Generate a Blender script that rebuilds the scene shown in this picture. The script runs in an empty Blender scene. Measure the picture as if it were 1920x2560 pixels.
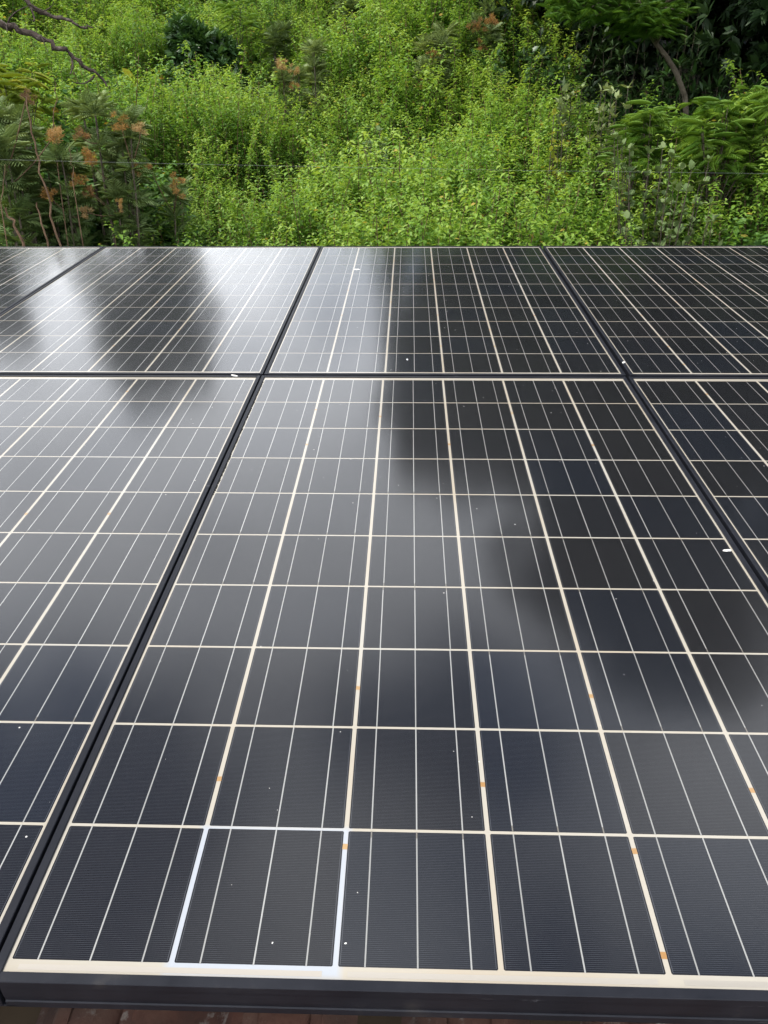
import bpy, bmesh, math, random
import numpy as np
from mathutils import Matrix, Vector

rad = math.radians
scene = bpy.context.scene

# ------------------------------------------------------------------ camera, sky, sun, exposure
TILT = rad(8.0)                                   # slope of the roof and of the solar panels
PLANE = Matrix.Rotation(TILT, 4, 'X')             # panel plane -> world
CAM_P = Vector((0.38886, -0.44811, 0.77446))      # camera in panel-plane coordinates
CAM_R = Matrix(((0.999574, 0.028333, -0.00707),
                (0.008106, -0.50181, -0.86494),
                (-0.028054, 0.864513, -0.501826)))    # rows: right, down, forward
FOCAL = 1995.58 / 2560.0
cam_data = bpy.data.cameras.new('camera')
cam = bpy.data.objects.new('camera', cam_data)
scene.collection.objects.link(cam)
r_, d_, f_ = (Vector(CAM_R[k]) for k in range(3))
rot = Matrix((r_, -d_, -f_)).transposed().to_4x4()
cam.matrix_world = PLANE @ (Matrix.Translation(CAM_P) @ rot)
cam_data.sensor_fit = 'VERTICAL'
cam_data.sensor_height = 24.0
cam_data.lens = 24.0 * FOCAL
cam_data.clip_start = 0.02
cam_data.clip_end = 2000
scene.camera = cam
EYE = cam.matrix_world.translation.copy()

SUN_AZ, SUN_EL = rad(-118), rad(60)                 # azimuth from +Y towards +X
world = bpy.data.worlds.new('World')
scene.world = world
world.use_nodes = True
nt = world.node_tree
nt.nodes.clear()
def wn(t, **kw):
    n = nt.nodes.new(t)
    for k, v in kw.items():
        setattr(n, k, v)
    return n
sky = wn('ShaderNodeTexSky', sky_type='NISHITA', sun_disc=False, sun_elevation=SUN_EL, sun_rotation=SUN_AZ,
         air_density=1.0, dust_density=1.2, ozone_density=1.2)
bg = wn('ShaderNodeBackground'); bg.inputs['Strength'].default_value = 0.11
nt.links.new(sky.outputs[0], bg.inputs['Color'])
tc = wn('ShaderNodeTexCoord')
sep = wn('ShaderNodeSeparateXYZ'); nt.links.new(tc.outputs['Generated'], sep.inputs[0])
mx = wn('ShaderNodeMath', operation='MAXIMUM'); nt.links.new(sep.outputs['Z'], mx.inputs[0]); mx.inputs[1].default_value = 0.0
ad = wn('ShaderNodeMath', operation='ADD'); nt.links.new(mx.outputs[0], ad.inputs[0]); ad.inputs[1].default_value = 0.22
dv = wn('ShaderNodeVectorMath', operation='DIVIDE')
nt.links.new(tc.outputs['Generated'], dv.inputs[0])
cb = wn('ShaderNodeCombineXYZ')
for k in range(3):
    nt.links.new(ad.outputs[0], cb.inputs[k])
nt.links.new(cb.outputs[0], dv.inputs[1])
noi = wn('ShaderNodeTexNoise', noise_dimensions='3D')
noi.inputs['Scale'].default_value = 1.0
noi.inputs['Detail'].default_value = 6
noi.inputs['Roughness'].default_value = 0.55
mp = wn('ShaderNodeMapping'); mp.inputs['Location'].default_value = (0.5, 0.3, 12.0)
nt.links.new(dv.outputs[0], mp.inputs['Vector'])
nt.links.new(mp.outputs[0], noi.inputs['Vector'])
ramp = wn('ShaderNodeValToRGB')
ramp.color_ramp.elements[0].position = 0.42
ramp.color_ramp.elements[1].position = 0.58
hz = wn('ShaderNodeMath', operation='MULTIPLY_ADD')        # clouds close up towards the horizon
nt.links.new(mx.outputs[0], hz.inputs[0]); hz.inputs[1].default_value = -0.21
nt.links.new(noi.outputs['Fac'], hz.inputs[2])
hz2 = wn('ShaderNodeMath', operation='ADD'); hz2.inputs[1].default_value = 0.085
nt.links.new(hz.outputs[0], hz2.inputs[0])
nt.links.new(hz2.outputs[0], ramp.inputs[0])
bgc = wn('ShaderNodeBackground')
body = wn('ShaderNodeValToRGB')                               # thick cores of the clouds are greyer than their edges
body.color_ramp.elements[0].position = 0.52; body.color_ramp.elements[0].color = (0.95, 0.97, 1.0, 1)
body.color_ramp.elements[1].position = 0.72; body.color_ramp.elements[1].color = (0.30, 0.32, 0.36, 1)
nt.links.new(noi.outputs['Fac'], body.inputs[0])
nt.links.new(body.outputs[0], bgc.inputs['Color'])
bgc.inputs['Strength'].default_value = 3.3
mixw = wn('ShaderNodeMixShader')
nt.links.new(ramp.outputs[0], mixw.inputs[0])
nt.links.new(bg.outputs[0], mixw.inputs[1])
nt.links.new(bgc.outputs[0], mixw.inputs[2])
outw = wn('ShaderNodeOutputWorld')
nt.links.new(mixw.outputs[0], outw.inputs[0])

sun_data = bpy.data.lights.new('sun', 'SUN')
sun_data.energy = 3.6
sun_data.angle = rad(1.0)
sun_data.color = (1.0, 0.95, 0.86)
sun = bpy.data.objects.new('sun', sun_data)
scene.collection.objects.link(sun)
to_sun = Vector((math.sin(SUN_AZ) * math.cos(SUN_EL), math.cos(SUN_AZ) * math.cos(SUN_EL), math.sin(SUN_EL)))
sun.rotation_euler = to_sun.to_track_quat('Z', 'Y').to_euler()
sun.location = (0, 0, 30)

vs = scene.view_settings
vs.view_transform = 'Standard'
vs.look = 'None'
vs.gamma = 1.0
vs.use_curve_mapping = False
vs.exposure = 0.3
scene.cycles.max_bounces = 5
scene.cycles.diffuse_bounces = 3
scene.cycles.glossy_bounces = 3
scene.cycles.transmission_bounces = 3
scene.cycles.use_denoising = True
scene.cycles.use_adaptive_sampling = True
scene.cycles.adaptive_threshold = 0.02

rnd = random.Random(7)
rng = np.random.default_rng(11)

# ------------------------------------------------------------------ helpers
COL = scene.collection.objects
def link_obj(name, data, parent=None):
    o = bpy.data.objects.new(name, data)
    COL.link(o)
    if parent:
        o.parent = parent
    return o
def tag(o, label=None, cat=None, group=None, kind=None):
    if label: o['label'] = label
    if cat: o['category'] = cat
    if group: o['group'] = group
    if kind: o['kind'] = kind
    return o
def thing(name, label, cat, loc=(0, 0, 0), group=None):
    o = link_obj(name, None)
    o.location = loc
    return tag(o, label, cat, group)
def mesh_from(name, V, F, mats=(), smooth=False, tint=None, matidx=None):
    me = bpy.data.meshes.new(name)
    V = np.asarray(V, dtype=np.float32)
    if isinstance(F, np.ndarray):
        n, k = F.shape
        me.vertices.add(len(V)); me.vertices.foreach_set('co', V.ravel())
        me.loops.add(n * k); me.loops.foreach_set('vertex_index', F.astype(np.int32).ravel())
        me.polygons.add(n)
        me.polygons.foreach_set('loop_start', np.arange(0, n * k, k, dtype=np.int32))
        me.polygons.foreach_set('loop_total', np.full(n, k, dtype=np.int32))
        me.update(calc_edges=True)
    else:
        me.from_pydata([tuple(v) for v in V.tolist()], [], [tuple(f) for f in F])
    for m in mats:
        me.materials.append(m)
    if matidx is not None:
        me.polygons.foreach_set('material_index', np.asarray(matidx, dtype=np.int32))
    if smooth:
        me.polygons.foreach_set('use_smooth', np.ones(len(me.polygons), dtype=bool))
    if tint is not None:
        a = me.attributes.new('tint', 'FLOAT', 'POINT')
        a.data.foreach_set('value', np.asarray(tint, dtype=np.float32))
    me.update()
    return me
def box_mesh(name, x0, x1, y0, y1, z0, z1, mat):
    V = [(x0, y0, z0), (x1, y0, z0), (x1, y1, z0), (x0, y1, z0), (x0, y0, z1), (x1, y0, z1), (x1, y1, z1), (x0, y1, z1)]
    F = [(0, 3, 2, 1), (4, 5, 6, 7), (0, 1, 5, 4), (1, 2, 6, 5), (2, 3, 7, 6), (3, 0, 4, 7)]
    return mesh_from(name, V, F, [mat])
def at(px, py, dist):
    """World point seen at photo pixel (1920 x 2560) at world depth dist ahead of the eye (along +Y)."""
    d = PLANE.to_3x3() @ (r_ * ((px - 960) / 1995.58) + d_ * ((py - 1280) / 1995.58) + f_)
    return EYE + d * (dist / d.y)
def weed_depth(px, py, h=0.8):
    """Depth at which the weed carpet shows at a photo pixel."""
    d = 5.8
    while d < 18:
        p = at(px, py, d)
        if p.z < ground_z(p.x, p.y) + h:
            break
        d += 0.1
    return d
def ground_z(x, y):
    if y < 3.9:
        z = -2.6
    elif y < 5.2:
        t = (y - 3.9) / 1.3
        z = -2.6 + 1.75 * t * t * (3 - 2 * t)
    elif y < 17:
        z = -0.85 + 0.405 * (y - 5.2)
    else:
        z = 3.93 + 0.3 * (1 - math.exp(-(y - 17) / 6.0))
    w = min(1, max(0, (y - 4.5) / 3))
    a, b = min(1, max(0, (x - 2.0) / 1.6)), min(1, max(0, (y - 8.2) / 2.6))
    c = 1 - min(1, max(0, (y - 11.5) / 4))
    z -= 1.7 * a * a * (3 - 2 * a) * b * b * (3 - 2 * b) * c * c * (3 - 2 * c)         # a shady hollow on the right
    return z + w * (0.28 * math.sin(0.7 * x + 0.5 * y) + 0.16 * math.sin(1.9 * x - 1.1 * y + 1.3))

# ------------------------------------------------------------------ materials
def new_mat(name):
    m = bpy.data.materials.new(name)
    m.use_nodes = True
    t = m.node_tree
    for n in list(t.nodes):
        if n.type != 'OUTPUT_MATERIAL':
            t.nodes.remove(n)
    out = [n for n in t.nodes if n.type == 'OUTPUT_MATERIAL'][0]
    def N(ty, ins=None, **kw):
        n = t.nodes.new(ty)
        for k, v in kw.items():
            setattr(n, k, v)
        for k, v in (ins or {}).items():
            if isinstance(v, bpy.types.NodeSocket):
                t.links.new(v, n.inputs[k])
            else:
                n.inputs[k].default_value = v
        return n
    def M(op, a, b=0.0, c=0.0, clamp=False):
        n = N('ShaderNodeMath', operation=op, use_clamp=clamp)
        for k, v in enumerate((a, b, c)):
            if isinstance(v, bpy.types.NodeSocket):
                t.links.new(v, n.inputs[k])
            else:
                n.inputs[k].default_value = v
        return n.outputs[0]
    def R(fac, stops):
        n = N('ShaderNodeValToRGB', {0: fac})
        el = n.color_ramp.elements
        while len(el) < len(stops):
            el.new(0.5)
        for e, (p, c) in zip(el, stops):
            e.position = p
            e.color = (*c, 1) if len(c) == 3 else c
        return n.outputs[0]
    def X(fac, a, b, blend='MIX'):
        n = N('ShaderNodeMix', data_type='RGBA', blend_type=blend)
        for k, v in ((0, fac), (6, a), (7, b)):
            if isinstance(v, bpy.types.NodeSocket):
                t.links.new(v, n.inputs[k])
            else:
                n.inputs[k].default_value = v if k == 0 else ((*v, 1) if len(v) == 3 else v)
        return n.outputs[2]
    def done(sh):
        t.links.new(sh, out.inputs['Surface'])
        return m
    return m, N, M, R, X, done

def dust_nodes(N, M, X):
    """Wind-blown specks and a thin film of dirt lying on the glass."""
    pos = N('ShaderNodeNewGeometry').outputs['Position']
    vo = N('ShaderNodeTexVoronoi', {'Vector': pos, 'Scale': 75.0}, feature='F1')
    sz = N('ShaderNodeTexWhiteNoise', {'Vector': vo.outputs['Color']}, noise_dimensions='3D').outputs['Value']
    lim = M('MULTIPLY', M('POWER', sz, 16.0), 0.10)
    speck = M('LESS_THAN', vo.outputs['Distance'], lim)
    film = N('ShaderNodeTexNoise', {'Vector': pos, 'Scale': 2.3, 'Detail': 5.0, 'Roughness': 0.62}).outputs['Fac']
    fine = N('ShaderNodeTexNoise', {'Vector': pos, 'Scale': 160.0, 'Detail': 3.0}).outputs['Fac']
    return speck, film, fine

def glazed(name, color_fn, base_rough=0.5, metallic=0.0, spec=0.1):
    m, N, M, R, X, done = new_mat(name)
    speck, film, fine = dust_nodes(N, M, X)
    col = color_fn(N, M, R, X)
    ff = M('MULTIPLY', M('MULTIPLY', film, fine), 0.016)
    col = X(ff, col, (0.55, 0.5, 0.44))
    col = X(M('MULTIPLY', speck, 0.8), col, (0.62, 0.60, 0.55))
    pos = N('ShaderNodeNewGeometry').outputs['Position']
    bn = N('ShaderNodeTexNoise', {'Vector': pos, 'Scale': 420.0, 'Detail': 1.0}).outputs['Fac']
    bump = N('ShaderNodeBump', {'Height': bn, 'Strength': 0.02, 'Distance': 0.001}).outputs[0]
    cr = M('ADD', 0.09, M('MULTIPLY', film, 0.07))
    cr = M('ADD', cr, M('MULTIPLY', speck, 0.4))
    b = N('ShaderNodeBsdfPrincipled', {'Base Color': col, 'Roughness': base_rough, 'Metallic': metallic,
                                       'Specular IOR Level': spec, 'Coat Weight': 1.0, 'Coat IOR': 1.5,
                                       'Coat Roughness': cr, 'Coat Normal': bump})
    return done(b.outputs[0])

def cell_color(N, M, R, X):
    oc = N('ShaderNodeTexCoord').outputs['Object']
    s = N('ShaderNodeSeparateXYZ', {0: oc})
    x, y = s.outputs[0], s.outputs[1]
    fy = M('FRACT', M('DIVIDE', y, 0.00200))
    line = M('LESS_THAN', fy, 0.085)
    ax = M('ABSOLUTE', x)
    ay = M('ABSOLUTE', y)
    inside = M('MULTIPLY', M('LESS_THAN', ax, 0.0765), M('LESS_THAN', ay, 0.0765))
    edge = M('MULTIPLY', M('GREATER_THAN', ax, 0.0760), M('LESS_THAN', ax, 0.0765))
    f = M('MAXIMUM', M('MULTIPLY', line, inside), M('MULTIPLY', edge, M('LESS_THAN', ay, 0.0765)))
    ri = N('ShaderNodeObjectInfo').outputs['Random']
    base = R(ri, [(0.0, (0.0022, 0.0024, 0.0038)), (0.5, (0.0045, 0.0043, 0.0052)), (1.0, (0.0026, 0.0040, 0.0080))])
    return X(M('MULTIPLY', f, 0.30), base, (0.20, 0.21, 0.23))
MAT_CELL = glazed('silicon_cell', cell_color, 0.5, 0.0, 0.05)

def sheet_color(clean):
    def fn(N, M, R, X):
        oc = N('ShaderNodeTexCoord').outputs['Object']
        n = N('ShaderNodeTexNoise', {'Vector': oc, 'Scale': 3.2, 'Detail': 3.0}).outputs['Fac']
        yel = R(n, [(0.30, (0.37, 0.35, 0.305)), (0.52, (0.365, 0.33, 0.268)), (0.72, (0.355, 0.30, 0.225))])
        if clean:        # the sheet round one cell has not yellowed
            s = N('ShaderNodeSeparateXYZ', {0: oc})
            dx = M('SUBTRACT', M('ABSOLUTE', M('SUBTRACT', s.outputs[0], 0.2422)), 0.086)
            dy = M('SUBTRACT', M('ABSOLUTE', M('SUBTRACT', s.outputs[1], 0.076)), 0.086)
            k = M('MULTIPLY', M('SUBTRACT', 0.004, M('MAXIMUM', dx, dy)), 120.0, clamp=True)
            yel = X(k, yel, (0.345, 0.365, 0.395))
        return yel
    return fn
MAT_SHEET = glazed('backsheet_cream', sheet_color(False), 0.8, 0.0, 0.1)
MAT_SHEET_C = glazed('backsheet_part_yellowed', sheet_color(True), 0.8, 0.0, 0.1)
MAT_RIBBON = glazed('tinned_ribbon', lambda N, M, R, X: X(N('ShaderNodeObjectInfo').outputs['Random'], (0.29, 0.285, 0.265), (0.38, 0.375, 0.35)), 0.42, 0.35, 0.4)
MAT_BUS = glazed('bus_ribbon_tape', lambda N, M, R, X: X(N('ShaderNodeObjectInfo').outputs['Random'], (0.29, 0.27, 0.23), (0.46, 0.41, 0.35)), 0.5, 0.1, 0.4)
MAT_TAPE = glazed('amber_tape', lambda N, M, R, X: X(N('ShaderNodeObjectInfo').outputs['Random'], (0.30, 0.15, 0.04), (0.38, 0.24, 0.10)), 0.5, 0.0, 0.3)

def frame_mat():
    m, N, M, R, X, done = new_mat('black_anodised_frame')
    pos = N('ShaderNodeNewGeometry').outputs['Position']
    mp = N('ShaderNodeMapping', {'Vector': pos, 'Scale': (9.0, 60.0, 60.0)})
    sc = N('ShaderNodeTexNoise', {'Vector': mp.outputs[0], 'Scale': 1.0, 'Detail': 7.0, 'Roughness': 0.7}).outputs['Fac']
    scratch = M('MULTIPLY', M('SUBTRACT', sc, 0.66, clamp=True), 7.0, clamp=True)
    d = N('ShaderNodeTexNoise', {'Vector': pos, 'Scale': 14.0, 'Detail': 6.0, 'Roughness': 0.65}).outputs['Fac']
    base = R(d, [(0.35, (0.008, 0.009, 0.013)), (0.62, (0.014, 0.015, 0.020)), (0.8, (0.034, 0.032, 0.032))])
    col = X(M('MULTIPLY', scratch, 0.5), base, (0.32, 0.32, 0.34))
    b = N('ShaderNodeBsdfPrincipled', {'Base Color': col, 'Roughness': M('ADD', 0.38, M('MULTIPLY', d, 0.25)), 'Specular IOR Level': 0.18})
    return done(b.outputs[0])
MAT_FRAME = frame_mat()

def simple(name, stops, scale=8.0, rough=0.8, detail=6.0, bump=0.0, spec=0.2, coord='Object', bscale=None):
    m, N, M, R, X, done = new_mat(name)
    c = N('ShaderNodeTexCoord').outputs[coord] if coord != 'Position' else N('ShaderNodeNewGeometry').outputs['Position']
    n = N('ShaderNodeTexNoise', {'Vector': c, 'Scale': scale, 'Detail': detail, 'Roughness': 0.62}).outputs['Fac']
    ins = {'Base Color': R(n, stops), 'Roughness': rough, 'Specular IOR Level': spec}
    if bump:
        n2 = N('ShaderNodeTexNoise', {'Vector': c, 'Scale': bscale or scale * 3, 'Detail': 6.0}).outputs['Fac']
        ins['Normal'] = N('ShaderNodeBump', {'Height': n2, 'Strength': bump, 'Distance': 0.02}).outputs[0]
    return done(N('ShaderNodeBsdfPrincipled', ins).outputs[0])
MAT_SOIL = simple('hillside_soil', [(0.3, (0.014, 0.012, 0.007)), (0.6, (0.030, 0.026, 0.014)), (0.8, (0.022, 0.036, 0.012))], 1.4, 0.95, bump=0.6, coord='Position')
MAT_WALL = simple('house_plaster', [(0.3, (0.42, 0.37, 0.30)), (0.7, (0.55, 0.50, 0.42))], 3.0, 0.9, bump=0.2)
MAT_DECK = simple('roof_boards', [(0.3, (0.05, 0.035, 0.022)), (0.7, (0.09, 0.065, 0.04))], 6.0, 0.9)
MAT_BARK = simple('brown_bark', [(0.3, (0.040, 0.032, 0.022)), (0.55, (0.085, 0.070, 0.050)), (0.75, (0.16, 0.14, 0.11))], 14.0, 0.9, bump=0.5)
MAT_DEAD = simple('dead_wood', [(0.3, (0.030, 0.022, 0.018)), (0.55, (0.06, 0.045, 0.038)), (0.8, (0.22, 0.19, 0.16))], 18.0, 0.9, bump=0.6)
MAT_STALK = simple('dry_stalk', [(0.3, (0.07, 0.04, 0.024)), (0.7, (0.19, 0.12, 0.075))], 20.0, 0.85)
MAT_WIRE = simple('galvanised_wire', [(0.3, (0.16, 0.17, 0.17)), (0.7, (0.28, 0.29, 0.29))], 40.0, 0.4, spec=0.5)
MAT_DROP = simple('bird_dropping', [(0.35, (0.55, 0.53, 0.48)), (0.6, (0.80, 0.79, 0.76))], 160.0, 0.85)
MAT_ALU = simple('aluminium_rail', [(0.3, (0.35, 0.36, 0.37)), (0.7, (0.5, 0.5, 0.51))], 10.0, 0.4, spec=0.5)
MAT_GRIME = simple('black_moss', [(0.3, (0.008, 0.008, 0.008)), (0.7, (0.03, 0.028, 0.024))], 200.0, 0.95)

def tile_mat():
    m, N, M, R, X, done = new_mat('weathered_clay')
    pos = N('ShaderNodeNewGeometry').outputs['Position']
    ri = N('ShaderNodeObjectInfo').outputs['Random']
    n = N('ShaderNodeTexNoise', {'Vector': pos, 'Scale': 9.0, 'Detail': 7.0, 'Roughness': 0.65}).outputs['Fac']
    base = R(n, [(0.32, (0.05, 0.026, 0.018)), (0.5, (0.13, 0.052, 0.033)), (0.68, (0.21, 0.11, 0.07))])
    base = X(M('MULTIPLY', ri, 0.5), base, (0.10, 0.06, 0.045))
    l = N('ShaderNodeTexNoise', {'Vector': pos, 'Scale': 26.0, 'Detail': 8.0, 'Roughness': 0.7}).outputs['Fac']
    lich = M('MULTIPLY', M('SUBTRACT', l, 0.54, clamp=True), 9.0, clamp=True)
    col = X(M('MULTIPLY', lich, 0.85), base, (0.36, 0.33, 0.28))
    dk = N('ShaderNodeTexNoise', {'Vector': pos, 'Scale': 5.0, 'Detail': 5.0}).outputs['Fac']
    col = X(M('MULTIPLY', M('SUBTRACT', dk, 0.55, clamp=True), 5.0, clamp=True), col, (0.025, 0.022, 0.02))
    bump = N('ShaderNodeBump', {'Height': l, 'Strength': 0.6, 'Distance': 0.004}).outputs[0]
    return done(N('ShaderNodeBsdfPrincipled', {'Base Color': col, 'Roughness': 0.9, 'Normal': bump}).outputs[0])
MAT_TILE = tile_mat()

def leaf_mat(name, stops, trans=0.35, rough=0.45, spec=0.35, hue=0.12, tr_gain=(1.25, 1.15, 0.6)):
    """tint attribute: age of the leaf, 0 old to 1 young."""
    m, N, M, R, X, done = new_mat(name)
    a = N('ShaderNodeAttribute', attribute_name='tint').outputs['Fac']
    ri = N('ShaderNodeObjectInfo').outputs['Random']
    pos = N('ShaderNodeNewGeometry').outputs['Position']
    patch = N('ShaderNodeTexNoise', {'Vector': pos, 'Scale': 0.9, 'Detail': 2.0}).outputs['Fac']
    f = M('ADD', a, M('MULTIPLY', M('SUBTRACT', ri, 0.5), hue * 2))
    f = M('ADD', f, M('MULTIPLY', M('SUBTRACT', patch, 0.5), hue * 4), clamp=True)
    col = R(f, stops)
    tr = X(1.0, col, (*tr_gain,), 'MULTIPLY')
    b = N('ShaderNodeBsdfPrincipled', {'Base Color': col, 'Roughness': rough, 'Specular IOR Level': spec})
    tl = N('ShaderNodeBsdfTranslucent', {'Color': tr})
    mix = N('ShaderNodeMixShader', {0: trans, 1: b.outputs[0], 2: tl.outputs[0]})
    return done(mix.outputs[0])
LEAF_WEED = leaf_mat('weed_leaf', [(0.0, (0.054, 0.122, 0.022)), (0.4, (0.113, 0.236, 0.037)), (0.75, (0.224, 0.382, 0.060)), (1.0, (0.345, 0.480, 0.095))], 0.45, hue=0.15)
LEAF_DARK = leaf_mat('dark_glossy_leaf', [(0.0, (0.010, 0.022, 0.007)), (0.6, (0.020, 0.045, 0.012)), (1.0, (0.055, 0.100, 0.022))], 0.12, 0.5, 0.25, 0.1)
LEAF_SHRUB = leaf_mat('deep_green_leaf', [(0.0, (0.022, 0.060, 0.016)), (0.6, (0.045, 0.105, 0.024)), (1.0, (0.10, 0.19, 0.04))], 0.25, 0.4, 0.45, 0.1)
LEAF_SILK = leaf_mat('grey_green_lobed_leaf', [(0.0, (0.066, 0.120, 0.034)), (0.6, (0.140, 0.205, 0.064)), (1.0, (0.25, 0.32, 0.12))], 0.22, 0.5, 0.35, 0.1)
LEAF_GREY = leaf_mat('pale_felted_leaf', [(0.0, (0.075, 0.130, 0.042)), (0.6, (0.145, 0.205, 0.078)), (1.0, (0.26, 0.31, 0.14))], 0.2, 0.7, 0.2, 0.1)
LEAF_FERN = leaf_mat('feathery_leaf', [(0.0, (0.045, 0.115, 0.018)), (0.6, (0.105, 0.215, 0.030)), (1.0, (0.20, 0.33, 0.055))], 0.4, 0.5, 0.3, 0.08)
LEAF_YEL = leaf_mat('yellow_green_leaf', [(0.0, (0.09, 0.15, 0.018)), (0.6, (0.20, 0.27, 0.030)), (1.0, (0.36, 0.36, 0.06))], 0.4, 0.5, 0.3, 0.08)
LEAF_OLD = leaf_mat('yellowed_leaf', [(0.0, (0.22, 0.10, 0.03)), (0.5, (0.40, 0.27, 0.05)), (1.0, (0.45, 0.38, 0.08))], 0.35, 0.6, 0.2, 0.2)
LEAF_CREEP = leaf_mat('creeper_leaf', [(0.0, (0.028, 0.085, 0.020)), (0.5, (0.060, 0.150, 0.034)), (1.0, (0.13, 0.25, 0.06))], 0.35, 0.5, 0.35, 0.12)
FLUFF = leaf_mat('dry_orange_flower', [(0.0, (0.17, 0.10, 0.06)), (0.5, (0.40, 0.205, 0.050)), (1.0, (0.46, 0.34, 0.18))], 0.3, 0.8, 0.1, 0.12, (1.0, 1.0, 0.8))

# ------------------------------------------------------------------ ground
def build_ground():
    xs = np.concatenate([np.linspace(-400, -32, 12), np.linspace(-28, 28, 113), np.linspace(32, 400, 12)])
    ys = np.concatenate([np.linspace(-300, -12, 10), np.linspace(-9, 32, 104), np.linspace(36, 700, 14)])
    V = []
    for y in ys:
        for x in xs:
            V.append((x, y, ground_z(x, y) + (0.05 * math.sin(x * 5.1 + y * 3.3) if 4 < y < 30 else 0)))
    nx = len(xs)
    F = np.array([(j * nx + i, j * nx + i + 1, (j + 1) * nx + i + 1, (j + 1) * nx + i)
                  for j in range(len(ys) - 1) for i in range(nx - 1)])
    o = link_obj('hillside', mesh_from('hillside', V, F, [MAT_SOIL], smooth=True))
    tag(o, kind='structure')
build_ground()

# ------------------------------------------------------------------ house under the panels, tiled roof
def P2W(x, y, z=0.0):
    return PLANE @ Vector((x, y, z))
house = thing('house', 'house with a weathered red clay tile roof under the solar panels', 'house', (0.5, 1.3, -2.6))
def put(o, mat_world):
    """Place a child given its world matrix, keeping the parent's transform simple."""
    o.matrix_parent_inverse = Matrix.Identity(4)
    o.matrix_local = o.parent.matrix_basis.inverted() @ mat_world
RX0, RX1, RY0, RY1 = -2.3, 3.3, -0.22, 3.55
ROOF_Z = -0.115
w = link_obj('wall', box_mesh('wall', RX0 + 0.3, RX1 - 0.3, 0.05, RY1 - 0.25, -2.6, -0.30, MAT_WALL), house)
put(w, Matrix.Identity(4))
roof = link_obj('roof', box_mesh('roof', RX0, RX1, RY0 + 0.03, RY1, ROOF_Z - 0.08, ROOF_Z - 0.055, MAT_DECK), house)
put(roof, PLANE)
def tile_mesh(name, cover, seed):
    rr = random.Random(seed)
    n, L, R0, R1, th = 8, 0.40, 0.088, 0.070, 0.013
    V, F = [], []
    for (y, R) in ((0.0, R0), (L, R1)):
        for k in range(n + 1):
            a = math.pi * (0.06 + 0.88 * k / n)
            j = 1 + rr.uniform(-0.02, 0.02)
            s = 1 if cover else -1
            for q in (R * j, (R - th) * j):
                V.append((q * math.cos(a), y, s * (q * math.sin(a) * 0.72)))
    m = 2 * (n + 1)
    for k in range(n):
        a, b = 2 * k, 2 * k + 2
        F += [(a, b, m + b, m + a), (a + 1, m + a + 1, m + b + 1, b + 1), (a, a + 1, b + 1, b), (m + a, m + b, m + b + 1, m + a + 1)]
    F += [(0, m, m + 1, 1), (2 * n, 2 * n + 1, m + 2 * n + 1, m + 2 * n)]
    return mesh_from(name, V, F, [MAT_TILE], smooth=False)
covers = [tile_mesh('cover_tile_%d' % k, True, k) for k in range(3)]
pans = [tile_mesh('pan_tile_%d' % k, False, 9 + k) for k in range(2)]
pitch, course = 0.205, 0.335
ncol = int((RX1 - RX0) / pitch)
roof_world = PLANE
for cidx in range(4):
    y = RY0 + cidx * course
    for k in range(ncol):
        x = RX0 + 0.10 + k * pitch
        for cover in (True, False):
            me = rnd.choice(covers if cover else pans)
            o = link_obj('tile', me, roof)
            dz = ROOF_Z - (0.045 if cover else 0.0) + rnd.uniform(-0.004, 0.004) - 0.022
            o.location = (x + (0 if cover else pitch / 2) + rnd.uniform(-.006, .006), y + rnd.uniform(-.02, .02) + (0 if cover else -0.03), dz + (0.0 if cover else 0.02))
            o.rotation_euler = (rad(-2.2), 0, rad(rnd.uniform(-2, 2)))
# courses hidden further under the panels: one joined part
V, F = [], []
for cidx in range(4, 11):
    for k in range(ncol):
        for cover in (True, False):
            me = covers[0] if cover else pans[0]
            x, y = RX0 + 0.10 + k * pitch + (0 if cover else pitch / 2), RY0 + cidx * course
            z = ROOF_Z - 0.067 + (0 if cover else 0.065)
            b = len(V)
            V += [(v.co.x + x, v.co.y + y, v.co.z + z) for v in me.vertices]
            F += [tuple(b + i for i in p.vertices) for p in me.polygons]
o = link_obj('roof_tiling', mesh_from('roof_tiling', V, F, [MAT_TILE]), roof)
tag(o, kind='stuff')
for y in (0.38, 1.28, 2.05, 2.95):
    o = link_obj('mounting_rail', box_mesh('mounting_rail', -2.05, 2.02, y, y + 0.04, -0.082, -0.0413, MAT_ALU), roof)

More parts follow.
